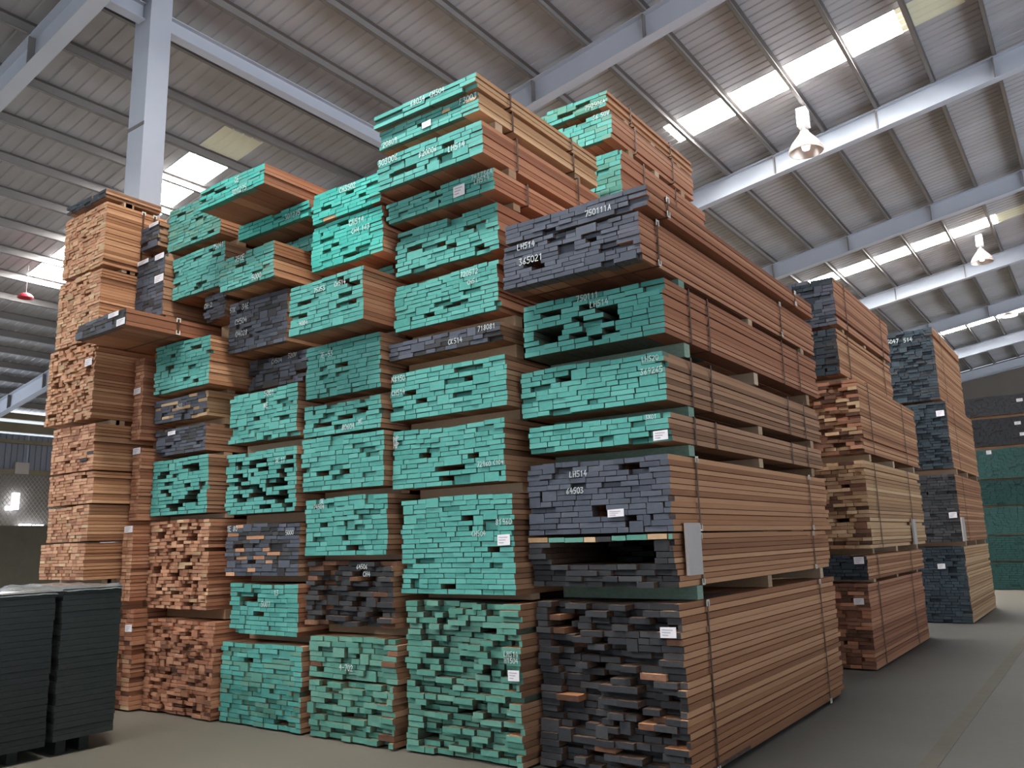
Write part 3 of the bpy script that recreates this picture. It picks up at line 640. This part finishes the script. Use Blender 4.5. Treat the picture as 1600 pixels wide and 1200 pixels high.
def paper(key, u, v, w, h, part='paper_label'):
    b = B[key]; y = b['y']-.008; a = ony(u-w/2, v-h/2, y); c = ony(u+w/2, v+h/2, y); x0, x1, z1, z0 = a.x, c.x, a.z, c.z
    zc = (z0+z1)/2; hh = h/w*(x1-x0)*.5*1.0
    hh = (ony(u, v-h/2, y).z-ony(u, v+h/2, y).z)/2; zc = ony(u, v, y).z
    dx = max(0, b['x0']+.03-x0)-max(0, x1-b['x1']+.015); x0 += dx; x1 += dx; zc = max(b['z0']+hh+.005, min(zc, b['z1']-hh-.01))
    t = .10*(x1-x0)
    p = MB().hexa([(x0, y, zc-hh), (x1, y, zc-hh+t*.3), (x1, y+.002, zc-hh+t*.3), (x0, y+.002, zc-hh), (x0, y, zc+hh), (x1, y, zc+hh+t*.3), (x1, y+.002, zc+hh+t*.3), (x0, y+.002, zc+hh)]).obj(part, M['paper'], b['obj'])
    mb = MB(); ww = x1-x0
    for i in range(3):
        zz = zc+hh*(.55-.5*i); mb.box(x0+ww*.12, x0+ww*(.8-.15*i), y-.0012, y-.0002, zz-hh*.09, zz+hh*.09)
    mb.obj('printed_lines', M['ink'], p).location = (0, 0, 0)
for a in (('A3', 962, 802, 26, 12), ('A4', 1034, 684, 24, 15), ('A1', 1044, 989, 26, 17), ('B2', 787, 844, 20, 17), ('B1', 810, 1057, 18, 17), ('B8', 717, 298, 18, 17), ('B10', 666, 194, 14, 9),
          ('F5', 177, 492, 15, 7), ('F5', 190, 504, 12, 10), ('F6', 257, 432, 13, 11), ('F6', 250, 384, 13, 8), ('F6', 222, 391, 16, 6), ('F7', 250, 332, 14, 5), ('G5', 138, 566, 10, 11),
          ('F4', 212, 612, 10, 9), ('F3', 228, 690, 11, 10), ('F2', 205, 824, 12, 10), ('F1', 213, 983, 10, 11), ('E4', 268, 677, 11, 6), ('H2', 1342, 876, 17, 11), ('H1', 1342, 940, 17, 10),
          ('I3', 1469, 646, 14, 9), ('I2', 1489, 805, 14, 9), ('I1', 1471, 885, 13, 8), ('J7', 1593, 625, 11, 5), ('J6', 1590, 661, 11, 5), ('J6', 1597, 678, 8, 5), ('J5', 1545, 707, 9, 6), ('B3', 780, 703, 1, 1))[:-1]:
    paper(*a)
# pale planks hung against the sides
def side_plank(key, u0, v0, u1, v1, label):
    b = B[key]; X = b['x1']+.012; a, c = onx(u0, v0, X), onx(u1, v1, X)
    o = MB().box(X, X+.022, a.y, c.y, c.z, a.z).obj('plank', M['plank']); tag(o, label, 'plank', 'pale planks standing against bundle sides')
side_plank('A3', 1068, 817, 1095, 897, 'greyish white upright plank against the side of the corner stack')
side_plank('H3', 1423, 811, 1432, 850, 'pale upright plank against the second aisle stack')
side_plank('I2', 1500, 808, 1509, 845, 'pale upright plank against the third aisle stack')
# ------------------------------------------------------------------ wrapped dark stacks, left foreground
def wrapped(x0, x1, y0, y1, z0, z1, label, seed):
    rng = random.Random(seed); E = empty('wrapped_stack', ((x0+x1)/2, (y0+y1)/2, 0)); tag(E, label, 'wrapped stack', 'dark wrapped stacks')
    n = 26; t = (z1-z0)/n; mb = MB()
    for r in range(n):
        j = rng.uniform(0, .006); mb.box(x0+j, x1-j, y0+rng.uniform(0, .01), y1-rng.uniform(0, .01), z0+r*t, z0+(r+1)*t-.002)
    o = mb.obj('board_layers', M['darkboard'], E); tag(o, kind='stuff')
    for yy in (y0+.12, y1-.2): MB().box(x0+.1, x1-.1, yy-.04, yy+.04, 0, z0).obj('skid', M['darkboard'], E)
    nx = 22; v = []; f = []
    for i in range(nx+1):
        for j in range(nx+1):
            fx, fy = i/nx, j/nx; x = x0-.012+(x1-x0+.024)*fx; y = y0-.012+(y1-y0+.024)*fy
            z = z1+.012+.010*math.sin(fx*17+seed)*math.sin(fy*9+fx*6)+rng.uniform(0, .006)
            if i in (0, nx) or j in (0, nx): z = z1-.015-rng.uniform(0, .01)
            v.append((x, y, z))
    for i in range(nx):
        for j in range(nx): a = i*(nx+1)+j; f.append((a, a+nx+1, a+nx+2, a+1))
    mb = MB(); mb.v = v; mb.f = f; mb.obj('plastic_cover', M['film'], E, True)
wrapped(-8.25, -7.12, 2.2, 3.40, .10, 1.30, 'dark plastic-covered board stack cut off by the left edge of the picture', 3)
wrapped(-8.25, -7.10, 3.44, 3.95, .12, 1.315, 'narrow dark plastic-covered board stack nearest the raw orange timber', 5)
# ------------------------------------------------------------------ lamps
def highbay(u, v, y, s, label):
    p = ony(u, v, y); x, yy, z = p
    roof = zr(PUR0)(x)
    E = empty('pendant_lamp', (x, yy, z)); tag(E, label, 'lamp', 'high-bay lamps under the roof')
    MB().lathe([(.33*s, 0), (.345*s, .02*s), (.33*s, .08*s), (.27*s, .2*s), (.16*s, .34*s), (.10*s, .42*s), (.09*s, .46*s), (0, .46*s)], p).lathe([(.325*s, .005*s), (.25*s, .2*s), (.14*s, .33*s), (0, .36*s)], p).obj('reflector', M['reflector'], E, True)
    MB().lathe([(0, .03*s), (.07*s, .06*s), (.09*s, .14*s), (.05*s, .28*s), (0, .3*s)], p, 16).obj('bulb', M['bulb'], E, True)
    MB().lathe([(.035*s, .45*s), (.035*s, .56*s)], p, 12).obj('neck', M['lampwhite'], E, True)
    MB().box(x-.10*s, x+.10*s, yy-.12*s, yy+.12*s, z+.55*s, z+.95*s).obj('ballast_box', M['lampwhite'], E)
    MB().rod((x, yy, z+.95*s), (x, yy, roof), .012).obj('hanger', M['purlin'], E)
highbay(1260, 238, 15.4, .95, 'large bell-shaped pendant lamp below the nearest long skylight')
highbay(1535, 410, 27.2, .9, 'small distant pendant lamp above the second long skylight end')
highbay(1577, 494, 38.0, .9, 'smallest farthest pendant lamp by the third skylight')
p = ony(40, 466, 7.4)
E = empty('red_pendant', p); tag(E, 'small red dome pendant hanging left of the raw orange stack', 'lamp')
MB().lathe([(.15, 0), (.155, .01), (.13, .06), (.07, .10), (0, .115)], p).lathe([(.145, .003), (.12, .05), (0, .1)], p).obj('red_shade', M['redlamp'], E, True)
MB().rod((p.x, p.y, p.z+.11), (p.x, p.y, zr(PUR0)(p.x)), .008).obj('cord', M['purlin'], E)
